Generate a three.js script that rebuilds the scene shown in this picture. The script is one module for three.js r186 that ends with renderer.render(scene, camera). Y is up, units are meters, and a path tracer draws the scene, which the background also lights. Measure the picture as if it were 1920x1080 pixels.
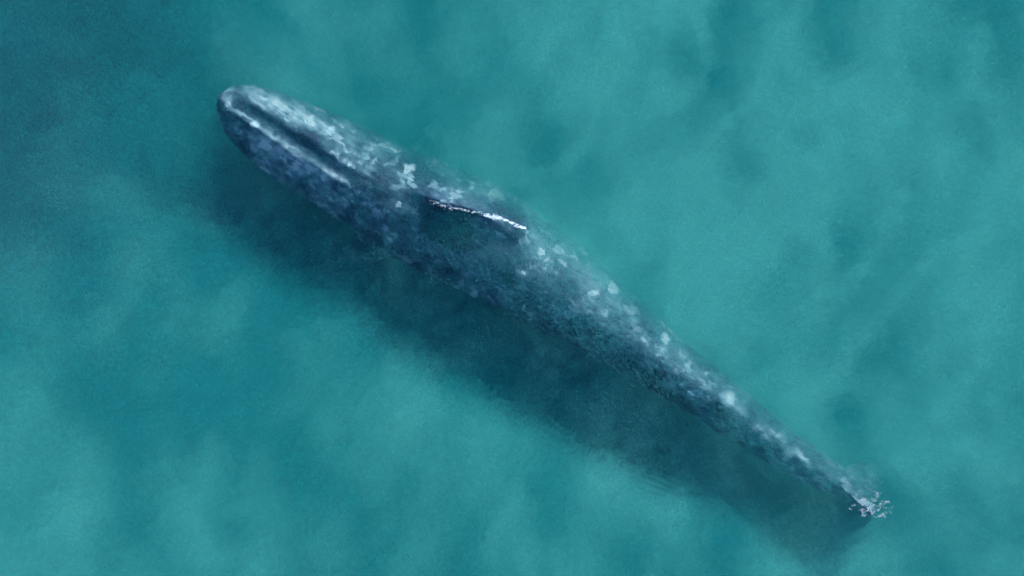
import * as THREE from 'three';
import { Sky } from 'three/addons/objects/Sky.js';
import { mergeGeometries } from 'three/addons/utils/BufferGeometryUtils.js';

// ---------------------------------------------------------------- camera, sky, sun, exposure
const scene = new THREE.Scene();
const M_PER_PX = 0.0088;                       // metres per photograph pixel at the water surface
const CAM_H = 28;                              // drone height over the water
const camera = new THREE.PerspectiveCamera(2 * Math.atan(540 * M_PER_PX / CAM_H) * 180 / Math.PI, 16 / 9, 0.1, 1500);
camera.position.set(0, CAM_H, 0);
camera.up.set(0, 0, -1);
camera.lookAt(0, 0, 0);

const SUN = new THREE.Vector3(0.42, 0.53, -0.91).normalize();
const sky = new Sky();
sky.scale.setScalar(1000);
sky.material.uniforms.sunPosition.value.copy(SUN);
sky.material.uniforms.turbidity.value = 2;
sky.material.uniforms.rayleigh.value = 1.0;
sky.material.uniforms.mieCoefficient.value = 0.002;
sky.material.uniforms.cloudCoverage.value = 0;
scene.add(sky);
scene.environmentIntensity = 0.3;

const sun = new THREE.DirectionalLight(0xfff4de, 5.0);
sun.position.copy(SUN).multiplyScalar(60);
sun.castShadow = true;
sun.shadow.radius = 8;
sun.shadow.mapSize.set(2048, 2048);
Object.assign(sun.shadow.camera, { left: -16, right: 16, top: 16, bottom: -16, near: 1, far: 140 });
scene.add(sun, sun.target);

const renderer = new THREE.WebGLRenderer({ antialias: true });
renderer.toneMapping = THREE.LinearToneMapping;
renderer.toneMappingExposure = 2.3;
renderer.shadowMap.enabled = true;

// ---------------------------------------------------------------- helpers
function rng(seed) { let s = seed >>> 0; return () => { s = (s + 0x6D2B79F5) >>> 0; let t = s; t = Math.imul(t ^ (t >>> 15), t | 1); t ^= t + Math.imul(t ^ (t >>> 7), t | 61); return ((t ^ (t >>> 14)) >>> 0) / 4294967296; }; }
const PERM = (() => { const r = rng(77), p = [...Array(256).keys()]; for (let i = 255; i > 0; i--) { const j = Math.floor(r() * (i + 1)); [p[i], p[j]] = [p[j], p[i]]; } return Uint8Array.from([...p, ...p]); })();
function noise(x, y, z = 0) {                  // gradient noise, about -1..1
  const X = Math.floor(x), Y = Math.floor(y), Z = Math.floor(z); x -= X; y -= Y; z -= Z;
  const u = x * x * x * (x * (x * 6 - 15) + 10), v = y * y * y * (y * (y * 6 - 15) + 10), w = z * z * z * (z * (z * 6 - 15) + 10);
  const a = X & 255, b = Y & 255, c = Z & 255;
  const g = (h, x, y, z) => { h &= 15; const p = h < 8 ? x : y, q = h < 4 ? y : h === 12 || h === 14 ? x : z; return ((h & 1) ? -p : p) + ((h & 2) ? -q : q); };
  const A = PERM[a] + b, AA = PERM[A] + c, AB = PERM[A + 1] + c, B = PERM[(a + 1) & 255] + b, BA = PERM[B] + c, BB = PERM[B + 1] + c;
  const L = (t, a, b) => a + t * (b - a);
  return L(w, L(v, L(u, g(PERM[AA & 511], x, y, z), g(PERM[BA & 511], x - 1, y, z)), L(u, g(PERM[AB & 511], x, y - 1, z), g(PERM[BB & 511], x - 1, y - 1, z))),
    L(v, L(u, g(PERM[(AA + 1) & 511], x, y, z - 1), g(PERM[(BA + 1) & 511], x - 1, y, z - 1)), L(u, g(PERM[(AB + 1) & 511], x, y - 1, z - 1), g(PERM[(BB + 1) & 511], x - 1, y - 1, z - 1))));
}
function fbm(x, y, z, oct) { let s = 0, a = 0.5, f = 1; for (let i = 0; i < oct; i++) { s += a * noise(x * f, y * f, z + i * 13.7); a *= 0.5; f *= 2.03; } return s; }
const clamp = (x, a = 0, b = 1) => Math.min(b, Math.max(a, x));
const sstep = (a, b, x) => { const t = clamp((x - a) / (b - a)); return t * t * (3 - 2 * t); };
const lerp = (a, b, t) => a + (b - a) * t;
function curve(points, x) {                    // smooth interpolation through [x, y] pairs
  const n = points.length;
  if (x <= points[0][0]) return points[0][1];
  if (x >= points[n - 1][0]) return points[n - 1][1];
  let i = 0; while (x > points[i + 1][0]) i++;
  const [x0, y0] = points[i], [x1, y1] = points[i + 1], h = x1 - x0, t = (x - x0) / h;
  const m = (k) => k <= 0 || k >= n - 1 ? 0 : (points[k + 1][1] - points[k - 1][1]) / (points[k + 1][0] - points[k - 1][0]);
  const m0 = i === 0 ? (y1 - y0) / h : m(i), m1 = i + 1 === n - 1 ? (y1 - y0) / h : m(i + 1);
  const t2 = t * t, t3 = t2 * t;
  return (2 * t3 - 3 * t2 + 1) * y0 + (t3 - 2 * t2 + t) * h * m0 + (-2 * t3 + 3 * t2) * y1 + (t3 - t2) * h * m1;
}
function shade(o) { o.castShadow = true; o.receiveShadow = true; return o; }
function add(name, geometry, material, parent = scene) { const m = shade(new THREE.Mesh(geometry, material)); m.name = name; parent.add(m); return m; }
function texture(w, h, fill, { srgb = false, wrap = THREE.ClampToEdgeWrapping } = {}) {
  const d = new Uint8Array(w * h * 4), c = [0, 0, 0, 255];
  for (let j = 0; j < h; j++) for (let i = 0; i < w; i++) { c[3] = 255; fill((i + 0.5) / w, (j + 0.5) / h, c); const k = (j * w + i) * 4; d[k] = c[0]; d[k + 1] = c[1]; d[k + 2] = c[2]; d[k + 3] = c[3]; }
  const t = new THREE.DataTexture(d, w, h, THREE.RGBAFormat); t.magFilter = THREE.LinearFilter; t.minFilter = THREE.LinearFilter; t.wrapS = t.wrapT = wrap;
  if (srgb) t.colorSpace = THREE.SRGBColorSpace; t.needsUpdate = true; return t;
}

// ---------------------------------------------------------------- whale frame: metres along the body from the snout, metres across
const HEAD = [405 - 960, 176 - 540].map((v) => v * M_PER_PX), AX = [0.843, 0.538], AC = [0.538, -0.843];
const LONG = 1.022;                            // the body is this much longer than its outline was measured at
const toBody = (x, z) => { const dx = x - HEAD[0], dz = z - HEAD[1]; return [(dx * AX[0] + dz * AX[1]) / LONG, dx * AC[0] + dz * AC[1]]; };
const pxBody = (px, py) => toBody((px - 960) * M_PER_PX, (py - 540) * M_PER_PX);
const K = M_PER_PX;

// ---------------------------------------------------------------- the sea: seabed, silt veils, surface
const FAR = 220, IN_X = 11.5, IN_Z = 7;
function seaGrid(nx, nz, height) {             // fine over the whale, coarse out to the horizon
  const line = (n, inner) => { const a = [-FAR, -90, -45, -24, -inner - 4]; for (let i = 0; i <= n; i++) a.push(-inner + 2 * inner * i / n); a.push(inner + 4, 24, 45, 90, FAR); return a; };
  const xs = line(nx, IN_X), zs = line(nz, IN_Z), p = [], uv = [], idx = [];
  for (const z of zs) for (const x of xs) { p.push(x, height(x, z), z); uv.push(x / (2 * IN_X) + 0.5, z / (2 * IN_Z) + 0.5); }
  const w = xs.length;
  for (let j = 0; j + 1 < zs.length; j++) for (let i = 0; i + 1 < w; i++) { const a = j * w + i, b = a + 1, c = a + w, d = c + 1; idx.push(a, c, b, b, c, d); }
  const g = new THREE.BufferGeometry();
  g.setAttribute('position', new THREE.Float32BufferAttribute(p, 3)); g.setAttribute('uv', new THREE.Float32BufferAttribute(uv, 2)); g.setIndex(idx); g.computeVertexNormals();
  return g;
}

// wind ripples and the wake beside the whale, in metres of height
function ripple(x, z) {
  const [t, u] = toBody(x, z);
  const wx = x + 0.25 * noise(x * 0.7, z * 0.7, 3.1), wz = z + 0.25 * noise(x * 0.7, z * 0.7, 8.4);
  const train = (dx, dz, len, ph) => Math.sin((wx * dx + wz * dz) * 2 * Math.PI / len + ph + 2.2 * noise(x * 0.9, z * 0.9, ph));
  const gust = 0.55 + 0.9 * fbm(x * 0.23, z * 0.23, 5, 2);
  let h = gust * (0.0034 * train(0.55, 0.83, 0.17, 1) + 0.0022 * train(0.72, 0.69, 0.11, 2) + 0.0008 * train(0.3, 0.95, 0.08, 4));
  h += 0.020 * fbm(x * 1.9, z * 1.9, 21, 4) + 0.012 * fbm(x * 0.5 + z * 0.2, z * 0.5, 17, 2);
  const wake = Math.exp(-(((u + 1.65 - 0.05 * (t - 7)) / 0.3) ** 2)) * sstep(5.5, 7.5, t) * sstep(11.5, 9.5, t);
  h += wake * 0.009 * train(-0.5, 0.86, 0.12, 0.7) * (0.5 + noise(x * 2, z * 2, 2));
  const tail = Math.exp(-(((t - 12.1) / 0.9) ** 2) - (((u + 0.75) / 0.6) ** 2));
  h += tail * 0.02 * train(0.45, 0.89, 0.21, 2.2) * (0.7 + noise(x * 1.5, z * 1.5, 6));
  return h;
}
const rippleTex = texture(2048, 1248, (a, b, c) => { const x = (a - 0.5) * 2 * IN_X, z = (b - 0.5) * 2 * IN_Z; c[0] = c[1] = c[2] = clamp(0.5 + ripple(x, z) / 0.06) * 255; }, { wrap: THREE.MirroredRepeatWrapping });
const RIPPLE_BUMP = 0.06;

// clouds of silt: how thick they hang at each place (plumes drawn out by the swell)
function silt(x, z) {
  const wx = x + 0.9 * fbm(x * 0.35, z * 0.35, 40, 3), wz = z + 1.1 * fbm(x * 0.35, z * 0.35, 50, 3);
  let d = 0.40 + 1.15 * fbm(wx * 0.42, wz * 0.30, 60, 3) + 1.05 * fbm(wx * 1.25, wz * 0.7, 70, 3);
  const px = x / K + 960, py = z / K + 540, blob = (cx, cy, rx, ry) => Math.exp(-(((px - cx) / rx) ** 2) - (((py - cy) / ry) ** 2));
  // little silt off the head; milky wisps off the right flank
  d += -0.6 * blob(-20, 180, 540, 560) + 0.25 * blob(1330, 560, 420, 330) + 0.2 * blob(1600, 150, 420, 300);
  d += 3.2 * sstep(850, 1150, px) * Math.max(0, 0.16 - Math.abs(noise(wx * 0.75 + 0.3 * wz, wz * 0.32, 80)));
  return d;
}

const sandMap = texture(512, 512, (a, b, c) => { const n = 0.5 + 0.5 * fbm(a * 9, b * 9, 3, 5); c[0] = 3 + 5 * n; c[1] = 42 + 16 * n; c[2] = 66 + 20 * n; }, { srgb: true, wrap: THREE.MirroredRepeatWrapping });
const seabed = add('seabed', seaGrid(60, 40, (x, z) => -3.1 + 0.15 * noise(x * 0.3, z * 0.3, 9)), new THREE.MeshStandardMaterial({ map: sandMap, roughness: 1 }));
seabed.userData = { kind: 'structure', label: 'dark blue green silty seabed under the murky water', category: 'seabed' };

// the silt itself: flakes of a few millimetres hanging in the water, thicker in drifting clouds
function flakes(count, size, seed, place) {
  const r = rng(seed), p = new Float32Array(count * 12), nr = new Float32Array(count * 12), idx = new Uint32Array(count * 6), n = new THREE.Vector3(), e = new THREE.Vector3(), f = new THREE.Vector3(), c = new THREE.Vector3();
  for (let i = 0; i < count; i++) {
    place(c, r);
    const a = r() * 6.283, tilt = r() * 0.75, b = r() * 6.283, h = size * (0.7 + 0.6 * r()) / 2;
    n.set(Math.sin(tilt) * Math.cos(b), Math.cos(tilt), Math.sin(tilt) * Math.sin(b)); e.set(Math.cos(a), 0, Math.sin(a)); e.addScaledVector(n, -e.dot(n)).normalize(); f.crossVectors(n, e);
    [[-1, -1], [1, -1], [1, 1], [-1, 1]].forEach(([q, w], k) => { const o = i * 12 + k * 3; p[o] = c.x + (e.x * q + f.x * w) * h; p[o + 1] = c.y + (e.y * q + f.y * w) * h; p[o + 2] = c.z + (e.z * q + f.z * w) * h; nr[o] = n.x; nr[o + 1] = n.y; nr[o + 2] = n.z; });
    idx.set([0, 1, 2, 0, 2, 3].map((k) => k + i * 4), i * 6);
  }
  const g = new THREE.BufferGeometry(); g.setAttribute('position', new THREE.BufferAttribute(p, 3)); g.setAttribute('normal', new THREE.BufferAttribute(nr, 3)); g.setIndex(new THREE.BufferAttribute(idx, 1)); return g;
}
// extinction of the water per metre: thinned near the surface on the whale's shaded side to deepen its shadow, thick with plumes on the other
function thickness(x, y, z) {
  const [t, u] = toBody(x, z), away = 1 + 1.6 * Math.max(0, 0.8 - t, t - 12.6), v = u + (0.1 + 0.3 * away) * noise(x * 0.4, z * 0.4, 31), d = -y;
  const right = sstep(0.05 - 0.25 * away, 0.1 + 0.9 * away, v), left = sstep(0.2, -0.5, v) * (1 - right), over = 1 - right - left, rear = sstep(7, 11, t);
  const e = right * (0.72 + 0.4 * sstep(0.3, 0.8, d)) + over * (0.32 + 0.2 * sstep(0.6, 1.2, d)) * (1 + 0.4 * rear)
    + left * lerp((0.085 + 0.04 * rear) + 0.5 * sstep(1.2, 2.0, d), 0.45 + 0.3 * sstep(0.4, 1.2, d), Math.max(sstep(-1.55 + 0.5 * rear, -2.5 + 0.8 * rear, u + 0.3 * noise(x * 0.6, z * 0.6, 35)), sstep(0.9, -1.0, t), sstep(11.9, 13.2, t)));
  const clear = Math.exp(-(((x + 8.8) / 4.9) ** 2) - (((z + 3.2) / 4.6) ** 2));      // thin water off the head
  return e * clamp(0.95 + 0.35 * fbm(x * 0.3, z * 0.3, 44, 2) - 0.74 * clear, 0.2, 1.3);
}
const TILE = 0.25, REACH_X = 13.5, REACH_Z = 9, FLAKE = 0.0031;
{
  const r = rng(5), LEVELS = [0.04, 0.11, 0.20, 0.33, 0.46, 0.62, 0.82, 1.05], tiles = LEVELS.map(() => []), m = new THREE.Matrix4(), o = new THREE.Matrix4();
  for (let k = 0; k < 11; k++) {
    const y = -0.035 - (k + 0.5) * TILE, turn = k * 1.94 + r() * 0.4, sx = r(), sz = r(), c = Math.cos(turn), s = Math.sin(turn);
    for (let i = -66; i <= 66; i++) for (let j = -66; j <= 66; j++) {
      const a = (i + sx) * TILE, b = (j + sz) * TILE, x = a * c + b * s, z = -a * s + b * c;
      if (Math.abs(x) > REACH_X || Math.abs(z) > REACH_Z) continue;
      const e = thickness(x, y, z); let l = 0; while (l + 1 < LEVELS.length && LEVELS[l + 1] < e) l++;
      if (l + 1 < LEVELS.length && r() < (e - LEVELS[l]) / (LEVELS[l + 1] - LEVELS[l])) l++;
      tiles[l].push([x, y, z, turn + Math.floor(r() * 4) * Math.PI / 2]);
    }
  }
  const siltMat = new THREE.MeshLambertMaterial({ color: 0xffffff, side: THREE.DoubleSide }), PLANKTON = new THREE.Color().setRGB(0.014, 0.245, 0.260), PALE_SILT = new THREE.Color().setRGB(0.062, 0.405, 0.395), col = new THREE.Color();
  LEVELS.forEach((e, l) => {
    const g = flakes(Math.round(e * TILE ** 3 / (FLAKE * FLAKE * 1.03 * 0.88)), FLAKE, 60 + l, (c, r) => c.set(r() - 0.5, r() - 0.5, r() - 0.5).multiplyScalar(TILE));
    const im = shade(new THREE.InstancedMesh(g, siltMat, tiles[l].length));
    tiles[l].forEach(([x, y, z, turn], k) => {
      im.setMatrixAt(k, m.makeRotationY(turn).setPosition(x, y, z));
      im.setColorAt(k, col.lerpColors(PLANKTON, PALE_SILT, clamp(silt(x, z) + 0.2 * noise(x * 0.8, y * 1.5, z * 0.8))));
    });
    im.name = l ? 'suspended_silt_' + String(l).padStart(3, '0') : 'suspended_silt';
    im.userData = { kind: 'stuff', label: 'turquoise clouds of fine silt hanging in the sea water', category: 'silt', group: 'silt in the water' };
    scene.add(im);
  });
}
const surface = add('water', seaGrid(230, 140, (x, z) => ripple(x, z)),
  new THREE.MeshPhysicalMaterial({ color: 0xffffff, roughness: 0, transmission: 1, thickness: 1, transparent: true, opacity: 0.5, ior: 1.33, bumpMap: rippleTex, bumpScale: RIPPLE_BUMP, side: THREE.DoubleSide }));
surface.userData = { kind: 'structure', label: 'rippled turquoise sea surface over the whale', category: 'sea' };

// ---------------------------------------------------------------- the whale
const px = (a) => a.map(([t, v]) => [t * K, v * K]);
const CENTRE = px([[0, 0], [60, 0], [160, 4], [270, 14], [417, 24], [560, 40], [700, 41], [840, 38], [1000, 26], [1150, 17], [1270, 12], [1345, 14], [1420, 16]]);
const HALF_W = px([[0, 16], [12, 35], [40, 54], [90, 70], [160, 82], [270, 90], [417, 105], [540, 109], [680, 97], [840, 73], [1000, 55], [1150, 46], [1270, 37], [1345, 30], [1400, 20], [1420, 4]]);
const HALF_H = px([[0, 10], [12, 24], [40, 40], [90, 58], [160, 76], [270, 95], [417, 120], [540, 126], [680, 120], [840, 98], [1000, 76], [1150, 60], [1270, 44], [1345, 32], [1400, 22], [1420, 4]]);
const TOP = [[0, -0.46], [0.4, -0.38], [1.2, -0.30], [2.4, -0.28], [3.7, -0.28], [4.9, -0.28], [6.2, -0.34], [7.4, -0.36], [8.8, -0.42], [10.2, -0.50], [11.2, -0.58], [11.9, -0.66], [12.5, -0.80]];
const BODY_L = 1420 * K;
function lumps(t, u) {                         // ridges and hollows on the upper side, in metres
  const T = t / K, U = u / K + 3.5 * noise(t * 2.6, u * 2.2, 15) + 1.6 * noise(t * 8, u * 6, 16); let h = 0;
  // rostrum: a crest, the mouth line below it and the lip of the lower jaw
  const hd = sstep(15, 70, T) * sstep(330, 240, T), c = 27 - 0.02 * T;
  h += hd * 0.065 * (U > c ? Math.exp(-(((U - c) / 30) ** 2)) : Math.exp(-(((U - c) / 12) ** 2)));
  h -= hd * 0.045 * Math.exp(-(((U - 6) / 13) ** 2));
  h += hd * 0.05 * Math.exp(-(((U + 14) / 6) ** 2));
  // blowholes on a low mound
  h += 0.05 * Math.exp(-(((T - 325) / 45) ** 2) - (((U - 20) / 30) ** 2));
  h -= 0.05 * Math.exp(-(((T - 318) / 14) ** 2)) * (Math.exp(-(((U - 14) / 3.5) ** 2)) + Math.exp(-(((U - 27) / 3.5) ** 2)));
  // the back where it breaks the surface
  const rl = 53 + (T - 427) * 0.262, rr = sstep(375, 450, T) * sstep(665, 590, T);
  h += rr * (0.32 + 0.06 * noise(T / 22, 3.3)) * (U > rl ? Math.exp(-(((U - rl) / 34) ** 2)) : Math.exp(-(((U - rl) / (15 + 16 * sstep(500, 600, T))) ** 2)));
  h -= 0.34 * Math.exp(-(((T - 478 - 0.2 * U) / 55) ** 2)) * sstep(rl, rl - 34, U);
  // knuckles along the tail stock
  for (let k = 0; k < 11; k++) h += 0.045 * Math.exp(-(((T - 905 - k * 46) / 15) ** 2) - (((U - CENTRE_U(T) - 3) / 12) ** 2));
  h += 0.02 * fbm(t * 1.7, u * 2.6, 7, 4) + 0.03 * sstep(3.6, 2.2, t) * fbm(t * 4.5, u * 6, 27, 3);
  return h;
}
function CENTRE_U(T) { return curve(CENTRE, T * K) / K; }
function skin(t, a, out) {                     // a: 0 right flank, PI/2 back, PI left flank
  const w = curve(HALF_W, t), hh = curve(HALF_H, t), c = Math.cos(a), s = Math.sin(a);
  const u = curve(CENTRE, t) + w * Math.sign(c) * Math.abs(c) ** 0.94, y0 = curve(TOP, t) - hh;
  let y = y0 + hh * (s > 0 ? s ** 1.5 : -((-s) ** 0.94));
  if (s > 0) y += lumps(t, u) * Math.min(1, s * 2.2);
  return out.set(t, y, -u);
}
const whale = new THREE.Group(); whale.name = 'whale';
whale.position.set(HEAD[0], 0, HEAD[1]); whale.rotation.y = -Math.atan2(AX[1], AX[0]); whale.scale.x = LONG;
whale.userData = { label: 'mottled slate grey whale gliding just beneath the turquoise surface', category: 'whale' };
scene.add(whale);

// skin colour: slate grey with lichen-like pale scars, rings and patches
const SPOTS = [ // x, y, radius along, radius across, turn, paleness (photograph pixels)
  [500, 188, 40, 16, 0.5, 0.62], [548, 210, 38, 15, 0.5, 0.66], [590, 230, 30, 12, 0.5, 0.60], [575, 221, 8, 8, 0, 0.95], [614, 238, 8, 9, 0, 0.9], [470, 172, 20, 9, 0.4, 0.4],
  [420, 185, 7, 9, 0, 0.55], [450, 212, 26, 3, 0.55, 0.65], [474, 232, 10, 6, 0.6, 0.8], [515, 262, 30, 3, 0.6, 0.5], [555, 295, 24, 7, 0.6, 0.7], [590, 318, 26, 6, 0.45, 0.7], [622, 329, 12, 5, 0.1, 0.65],
  [466, 272, 7, 6, 0, 0.6], [492, 302, 10, 6, 0.7, 0.4], [510, 325, 14, 7, 0.5, 0.35], [540, 350, 12, 8, 0.5, 0.4], [600, 380, 14, 4, 0.1, 0.35], [604, 352, 6, 9, 0.2, 0.35],
  [623, 287, 5, 3, 0, 0.7], [653, 307, 6, 4, 0, 0.6], [684, 292, 4, 4, 0, 0.65], [700, 300, 3, 8, 0.6, 0.6], [690, 315, 8, 6, 0, 0.45], [738, 298, 9, 4, -0.7, 0.5], [725, 305, 9, 3, -0.5, 0.5],
  [764, 312, 8, 8, 0, 0.9], [767, 332, 3, 9, 0, 0.7], [773, 345, 9, 4, 0.6, 0.65], [748, 352, 12, 3, 0, 0.5], [745, 382, 12, 12, 0, 0.45], [725, 447, 10, 9, 0.4, 0.5], [710, 380, 14, 4, 0.2, 0.4],
  [812, 345, 7, 4, 0.4, 0.5], [855, 366, 10, 5, 0.4, 0.6], [830, 383, 14, 6, 0.45, 0.8], [880, 378, 26, 8, 0.4, 0.3],
  [1015, 468, 7, 5, -0.6, 0.95], [1011, 480, 3, 7, 0, 0.6], [998, 440, 4, 4, 0, 0.6], [1025, 442, 14, 4, 0.1, 0.35], [980, 512, 10, 6, 0, 0.6], [976, 538, 7, 6, 0, 0.45], [944, 561, 7, 7, 0, 0.5],
  [885, 490, 24, 17, 0.3, 0.35], [895, 520, 30, 20, 0.6, 0.28], [930, 470, 20, 30, 0.2, 0.22], [1035, 545, 34, 10, 0.7, 0.28],
  [1105, 512, 28, 15, 0.6, 0.5], [1112, 532, 18, 12, 0, 0.5], [1115, 549, 8, 7, 0.5, 0.8], [1153, 537, 6, 9, -0.3, 0.95], [1150, 562, 9, 9, 0, 0.45], [1098, 575, 12, 8, 0.6, 0.5], [1085, 585, 10, 4, 1, 0.4],
  [1144, 616, 9, 6, 0.3, 0.45], [1192, 603, 9, 7, 0, 0.5], [1150, 655, 26, 9, 0.1, 0.35], [1165, 640, 12, 12, 0, 0.3], [1256, 636, 6, 9, 0, 0.85], [1270, 690, 12, 8, 0.4, 0.4], [1284, 665, 14, 8, 0.5, 0.4], [1245, 672, 12, 9, 0, 0.4],
  [1216, 684, 12, 6, 0.2, 0.45], [1260, 724, 9, 7, 0.3, 0.5], [1300, 742, 11, 5, 0, 0.5], [1374, 752, 14, 13, 0.6, 0.75], [1390, 768, 16, 8, 0.5, 0.5], [1340, 738, 18, 6, 0.3, 0.3], [1350, 797, 20, 10, 0.4, 0.35], [1395, 790, 12, 9, 0, 0.35],
  [1310, 757, 10, 6, 0.4, 0.35], [1515, 866, 20, 7, 0.75, 0.8], [1500, 855, 12, 6, 0.7, 0.5], [1450, 830, 20, 8, 0.5, 0.25], [1570, 905, 16, 6, 0.4, 0.4],
].map(([x, y, a, b, r, v]) => { const [t, u] = pxBody(x, y); return { t: t / K, u: u / K, a: a * (v < 0.6 ? 1.4 : 1.1), b: b * (v < 0.6 ? 1.4 : 1.1), r: r - 0.568, v: v * 1.05 }; });
const BUCKETS = [...Array(40).keys()].map((k) => SPOTS.filter((s) => Math.abs(s.t - k * 40 - 20) < 90));
const RINGS = (() => { const r = rng(31), o = []; for (let i = 0; i < 22; i++) { const T = 230 + r() * 1080, U = CENTRE_U(T) + (r() * 1.7 - 0.8) * curve(HALF_W, T * K) / K; o.push([T, U, 3 + 6 * r() * r(), 0.2 + 0.5 * r(), r() < 0.45]); } return o; })();
function skinTone(t, u, y) {                   // 0 dark slate .. 1 white
  const T = t / K, U = u / K, wx = 16 * fbm(T / 30, U / 22, 1, 4) + 3 * noise(T / 6, U / 4, 2), wy = 13 * fbm(T / 26, U / 26, 9, 4) + 2.5 * noise(T / 7, U / 5, 4), fx = T + wx, fy = U + wy;
  const patch = fbm(T / 70, U / 45, 3 + y, 4), fine = fbm(T / 12, U / 9, 5 + y * 3, 4), streak = fbm(T / 30, U / 6, 12 + y * 2, 3);
  let v = 0.24 + 0.70 * patch + 0.34 * fine + 0.18 * streak;
  v += 0.42 * sstep(0.02, 0.24, fbm(fx / 19, fy / 14, 33 + y, 5)) * sstep(-0.2, 0.2, patch + 0.08);       // lichen-like scarring
  const near = (s, x2, y2) => { const ca = Math.cos(s.r), sa = Math.sin(s.r), dx = x2 - s.t, dy = y2 - s.u, p = (dx * ca - dy * sa) / s.a, q = (dx * sa + dy * ca) / s.b; return p * p + q * q; };
  if (y > -1.2) {
    for (const s of BUCKETS[clamp(Math.floor(T / 40), 0, 39)]) { const d = near(s, fx, fy); if (d < 2.2) v = lerp(v, Math.max(v, s.v * (s.a > 12 ? 1.0 + 1.1 * fine + 0.6 * streak : 1.1 + 0.4 * fine)), sstep(1.9, s.a > 12 ? 0.1 : 0.4, d + 1.8 * fine)); }
    for (const [rt, ru, rad, pale, ring] of RINGS) { const dx = fx - rt, dy = fy - ru; if (Math.abs(dx) > 12 || Math.abs(dy) > 12) continue; const d = Math.hypot(dx, dy); v = Math.max(v, pale * (ring ? sstep(1.8, 0.6, Math.abs(d - rad)) : sstep(rad * 0.6, rad * 0.35, d))); }
    // darker skin along the mouth line; shade painted into the hollow of the back
    v *= 1 - 0.55 * sstep(20, 45, T) * sstep(360, 300, T) * sstep(17, 9, Math.abs(fy - (12 - 0.02 * T)));
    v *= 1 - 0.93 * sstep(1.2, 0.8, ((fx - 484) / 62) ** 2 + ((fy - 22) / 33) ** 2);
  }
  v += 0.16 * sstep(30, 70, T) * sstep(330, 260, T) * sstep(-14, -24, fy) * (0.6 + patch + fine);          // paler lower jaw
  v += 0.07 * sstep(420, 260, T) * (0.7 + patch + fine);                                                   // the head is the most scarred
  return clamp(v, 0.02, 1);
}
const skinPos = new THREE.Vector3();
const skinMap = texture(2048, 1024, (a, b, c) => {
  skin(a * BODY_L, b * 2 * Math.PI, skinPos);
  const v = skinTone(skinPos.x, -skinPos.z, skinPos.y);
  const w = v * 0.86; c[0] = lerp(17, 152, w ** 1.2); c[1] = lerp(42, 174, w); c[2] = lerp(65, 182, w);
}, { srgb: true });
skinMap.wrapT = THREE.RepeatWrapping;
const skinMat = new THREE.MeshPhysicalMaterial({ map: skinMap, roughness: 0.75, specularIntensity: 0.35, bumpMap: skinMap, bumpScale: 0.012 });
function bodyGeometry() {
  const n = 420, m = 144, p = [], uv = [], idx = [], v = new THREE.Vector3();
  for (let i = 0; i <= n; i++) { const f = i / n, t = BODY_L * (f < 0.06 ? 0.06 * (f / 0.06) ** 1.6 : f); for (let j = 0; j <= m; j++) { skin(t, j / m * 2 * Math.PI, v); p.push(v.x, v.y, v.z); uv.push(t / BODY_L, j / m); } }
  const w = m + 1;
  for (let i = 0; i < n; i++) for (let j = 0; j < m; j++) { const a = i * w + j, b = a + 1, c = a + w, d = c + 1; idx.push(a, c, b, b, c, d); }
  // snout and stock ends
  for (const i of [0, n]) { skin(i / n * BODY_L, 0, v); const x = v.x; let y = 0, z = 0; for (let j = 0; j < m; j++) { y += p[(i * w + j) * 3 + 1] / m; z += p[(i * w + j) * 3 + 2] / m; } const k = p.length / 3; p.push(x + (i ? 0.02 : -0.05), y, z); uv.push(i ? 1 : 0, 0.25); for (let j = 0; j < m; j++) i ? idx.push(i * w + j, k, i * w + j + 1) : idx.push(i * w + j, i * w + j + 1, k); }
  const g = new THREE.BufferGeometry();
  g.setAttribute('position', new THREE.Float32BufferAttribute(p, 3)); g.setAttribute('uv', new THREE.Float32BufferAttribute(uv, 2)); g.setIndex(idx); g.computeVertexNormals();
  const nn = g.attributes.normal;              // close the shading seam where the rings meet
  for (let i = 0; i <= n; i++) { const a = i * w, b = a + m; v.set(nn.getX(a) + nn.getX(b), nn.getY(a) + nn.getY(b), nn.getZ(a) + nn.getZ(b)).normalize(); nn.setXYZ(a, v.x, v.y, v.z); nn.setXYZ(b, v.x, v.y, v.z); }
  return g;
}
function foil(span, lead, trail, thick, bend, uvAt) {   // a flipper or fluke blade: x back, z out along the span
  const ns = 40, nc = 24, p = [], uv = [], idx = [];
  for (let i = 0; i <= ns; i++) {
    const f = i / ns, x0 = lead(f), x1 = trail(f), th = thick(f);
    for (let j = 0; j <= 2 * nc; j++) {
      const up = j <= nc, c = up ? j / nc : 2 - j / nc, s = Math.sin(Math.PI * Math.sqrt(c)) * th;
      p.push(lerp(x0, x1, c), bend(f) + (up ? s : -s), f * span); const [a, b] = uvAt(f, c); uv.push(a, b);
    }
  }
  const w = 2 * nc + 1;
  for (let i = 0; i < ns; i++) for (let j = 0; j < 2 * nc; j++) { const a = i * w + j, b = a + 1, c = a + w, d = c + 1; idx.push(a, c, b, b, c, d); }
  const g = new THREE.BufferGeometry();
  g.setAttribute('position', new THREE.Float32BufferAttribute(p, 3)); g.setAttribute('uv', new THREE.Float32BufferAttribute(uv, 2)); g.setIndex(idx); g.computeVertexNormals();
  return g;
}
function mirrored(g) { const m = g.clone(); m.scale(1, 1, -1); const i = m.index.array; for (let k = 0; k < i.length; k += 3) { const q = i[k]; i[k] = i[k + 1]; i[k + 1] = q; } m.computeVertexNormals(); return m; }
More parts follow.
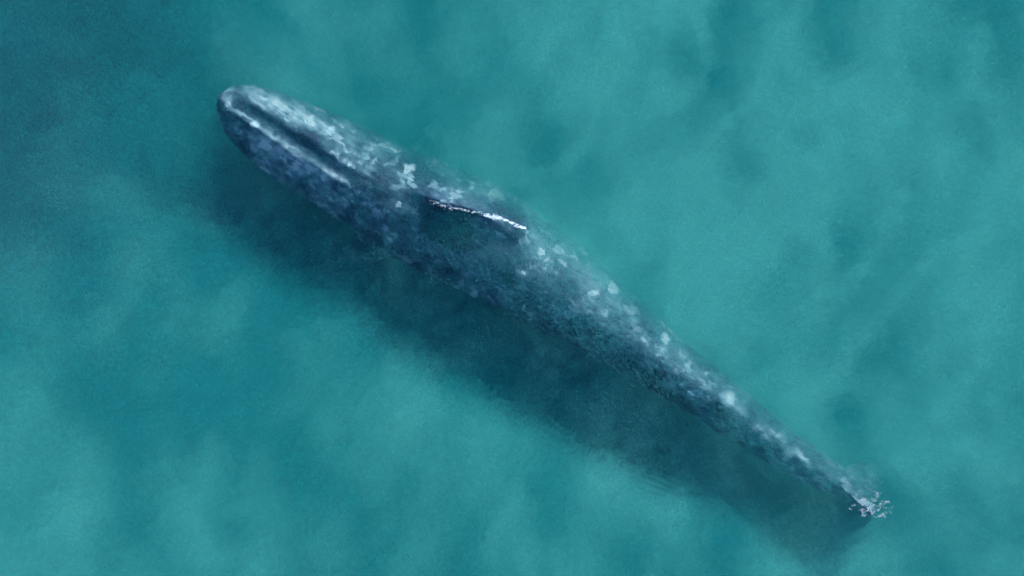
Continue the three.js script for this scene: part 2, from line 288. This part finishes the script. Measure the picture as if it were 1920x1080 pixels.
const flukeBlade = foil(1.0, (f) => 0.72 * f ** 1.2, (f) => 0.74 + 0.14 * Math.sin(Math.PI * Math.min(1, f * 1.5)) + 0.06 * f - (f > 0.9 ? 0.05 * ((f - 0.9) / 0.1) ** 2 : 0), (f) => 0.06 * (1 - f) + 0.012, (f) => -0.10 * f * f, (f, c) => [0.70 + 0.06 * c, 0.12 + 0.30 * f]);
// one fluke stands up to the surface, the other hangs into the murk
const flukes = [[flukeBlade, -1.5], [mirrored(flukeBlade), -0.62]].map(([g, roll]) => { g.rotateX(roll); g.translate(1345 * K, -0.98, -15 * K); return g; });
const flipperBlade = foil(1.6, (f) => 0.55 * f ** 1.1, (f) => 0.72 + 0.10 * Math.sin(Math.PI * f) - 0.08 * f - (f > 0.85 ? 0.12 * ((f - 0.85) / 0.15) ** 2 : 0), (f) => 0.08 * (1 - 0.8 * f), (f) => -0.12 * f * f, (f, c) => [0.3 + 0.06 * c, 0.6 + 0.2 * f]);
const flippers = [[flipperBlade, 1], [mirrored(flipperBlade), -1]].map(([g, s]) => { g.rotateY(-s * 0.35); g.rotateX(s * 0.95); const z = -20 * K + s * 0.72; g.translate(3.0, -1.55, z); return g; });
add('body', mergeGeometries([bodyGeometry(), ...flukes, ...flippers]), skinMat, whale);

// barnacles: crusts of small cones grown on the skin
const skinAt = (() => { const a = new THREE.Vector3(), b = new THREE.Vector3(), c = new THREE.Vector3(); return (t, u) => {
  const w = curve(HALF_W, t), du = u - curve(CENTRE, t), k = clamp(Math.abs(du) / w, 0, 0.98) ** (1 / 0.94), ang = Math.acos(k * Math.sign(du));
  skin(t, ang, a); skin(t + 0.02, ang, b); skin(t, ang + 0.02, c);
  const n = new THREE.Vector3().crossVectors(b.clone().sub(a), c.clone().sub(a)).normalize(); if (n.y < 0) n.negate();
  return [a.clone(), n];
}; })();
const barnacleMat = new THREE.MeshStandardMaterial({ color: new THREE.Color().setRGB(0.21, 0.35, 0.40), roughness: 0.9, flatShading: true });
function barnacles(x, y, ra, rb, count, seed) {
  const r = rng(seed), parts = [], [t0, u0] = pxBody(x, y), up = new THREE.Vector3(0, 1, 0), q = new THREE.Quaternion();
  for (let i = 0; i < count; i++) {
    const a = r() * 6.283, d = Math.sqrt(r()) * (0.7 + 0.5 * noise(Math.cos(a) * 1.5 + 3, Math.sin(a) * 1.5, seed * 1.7)), [p, n] = skinAt(t0 + Math.cos(a) * d * ra * K, u0 + Math.sin(a) * d * rb * K), s = 0.006 + 0.013 * r() * r();
    const g = new THREE.CylinderGeometry(s * 0.6, s * 1.25, s * 0.7, 7, 1); g.rotateY(r() * 6); g.applyQuaternion(q.setFromUnitVectors(up, n)); g.translate(p.x + n.x * s * 0.3, p.y + n.y * s * 0.3, p.z + n.z * s * 0.3); parts.push(g);
  }
  const p = [], idx = []; { const [c, n] = skinAt(t0, u0); p.push(c.x + n.x * 0.006, c.y + n.y * 0.006, c.z + n.z * 0.006); }   // the crust they sit on
  for (let k = 1; k <= 3; k++) for (let j = 0; j < 16; j++) { const a = j / 16 * 6.2832, d = k / 3 * (0.75 + 0.5 * noise(Math.cos(a) * 1.5 + 3, Math.sin(a) * 1.5, seed * 1.7)), [c, n] = skinAt(t0 + Math.cos(a) * d * ra * K, u0 + Math.sin(a) * d * rb * K), l = k === 3 ? -0.004 : 0.006; p.push(c.x + n.x * l, c.y + n.y * l, c.z + n.z * l); }
  for (let j = 0; j < 16; j++) { const e = (j + 1) % 16; idx.push(0, 1 + e, 1 + j); for (let k = 0; k < 2; k++) { const a = 1 + k * 16; idx.push(a + j, a + e, a + 16 + j, a + e, a + 16 + e, a + 16 + j); } }
  const crust = new THREE.BufferGeometry(); crust.setAttribute('position', new THREE.Float32BufferAttribute(p, 3)); crust.setIndex(idx); crust.computeVertexNormals(); crust.setAttribute('uv', new THREE.Float32BufferAttribute(new Float32Array(p.length / 3 * 2), 2));
  if (crust.attributes.normal.getY(0) < 0) { crust.index.array.reverse(); crust.computeVertexNormals(); }
  add('barnacle_cluster', mergeGeometries([crust, ...parts]), barnacleMat, whale);
}
[[575, 221, 8, 7, 40], [614, 238, 9, 8, 34], [474, 232, 9, 5, 26], [420, 190, 6, 9, 22], [555, 294, 20, 4, 30], [764, 312, 8, 8, 40], [768, 334, 10, 3, 14], [745, 382, 8, 8, 14], [725, 447, 8, 7, 18], [653, 307, 6, 4, 12], [1015, 468, 8, 6, 34], [981, 512, 8, 5, 16],
  [1115, 549, 8, 7, 24], [1153, 537, 9, 7, 36], [1256, 636, 9, 6, 32], [1374, 752, 14, 12, 50], [1300, 742, 9, 5, 16], [1515, 866, 18, 5, 36]].forEach(([x, y, a, b, n], k) => barnacles(x, y, a, b, n, 400 + k));

// ---------------------------------------------------------------- foam at the fluke, and bubble streaks in place of the glint on the back
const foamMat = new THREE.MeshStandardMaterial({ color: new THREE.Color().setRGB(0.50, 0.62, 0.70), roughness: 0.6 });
const bubble = new THREE.IcosahedronGeometry(1, 0);
function foam(name, label, spots) {
  const cx = spots.reduce((a, s) => a + s[0], 0) / spots.length, cz = spots.reduce((a, s) => a + s[2], 0) / spots.length;
  const o = add(name, mergeGeometries(spots.map(([x, y, z, s, f, turn]) => bubble.clone().scale(s * 1.5, s * f, s).rotateY(turn).translate(x - cx, y, z - cz))), foamMat);
  o.position.set(cx, 0, cz); o.userData = { label, category: 'foam', group: 'foam on the sea' };
  return o;
}
const toWorld = (t, u) => [HEAD[0] + t * AX[0] + u * AC[0], HEAD[1] + t * AX[1] + u * AC[1]];
{
  const r = rng(91), crest = [], trail = [], fluke = [];
  const along = (list, pts, n, size) => {
    for (let i = 0; i < n; i++) {
      const f = r() * (pts.length - 1), k = Math.min(pts.length - 2, Math.floor(f)), g = f - k, w = lerp(pts[k][2], pts[k + 1][2], g);
      const X = lerp(pts[k][0], pts[k + 1][0], g) + (r() - 0.5) * 4, Y = lerp(pts[k][1], pts[k + 1][1], g) + (r() + r() + r() - 1.5) * w, x = (X - 960) * K, z = (Y - 540) * K;
      if (noise(X / 11, Y / 4, 4) + 0.5 * noise(X / 5, Y / 3, 7) < r() * 0.5 - 0.3) continue;
      const [t, u] = toBody(x, z), y = Math.max(0.004, skinAt(t, u)[0].y);
      list.push([x, y + 0.003, z, size * (0.6 + 0.8 * r()), 0.6, -0.4 + 0.6 * (r() - 0.5)]);
    }
  };
  along(crest, [[908, 403, 2], [920, 405, 4], [934, 408, 5], [946, 412, 2], [955, 416, 1.5], [965, 421, 3.5], [976, 426, 3.5], [985, 428, 2.5]], 1300, 0.0042);  // white bubbles laid along the ridge to draw the sun glint
  along(trail, [[806, 377, 5], [824, 383, 4], [840, 389, 5], [862, 391, 2], [885, 397, 3], [908, 402, 3]], 420, 0.003);  // fainter, broken end of the same glint, also drawn with bubbles
  foam('foam', 'white bubble streak standing in for the sun glint on the whale back', crest);
  foam('foam_001', 'thin bubble line standing in for the broken glint along the upper edge of the dark hollow', trail);
  for (let i = 0; i < 9000; i++) {
    const X = 1576 + r() * 98, Y = 912 + r() * 70, e = ((X - 1633) / 42) ** 2 + ((Y - 947 - (X - 1633) * 0.1) / 25) ** 2, cloud = fbm(X / 13, Y / 9, 8, 3);
    if (e > 1.15 || r() > 0.75 * sstep(-0.02, 0.3, cloud + 0.28 * (1 - e) - 0.08)) continue;
    fluke.push([(X - 960) * K, 0.002 + 0.006 * r(), (Y - 540) * K, 0.0018 + 0.0024 * r() * r(), 0.6, r() * 6]);
  }
  foam('foam_002', 'white lacy foam churned up over the whale tail fluke', fluke);
  console.log('foam', crest.length, trail.length, fluke.length);
}

renderer.render(scene, camera);
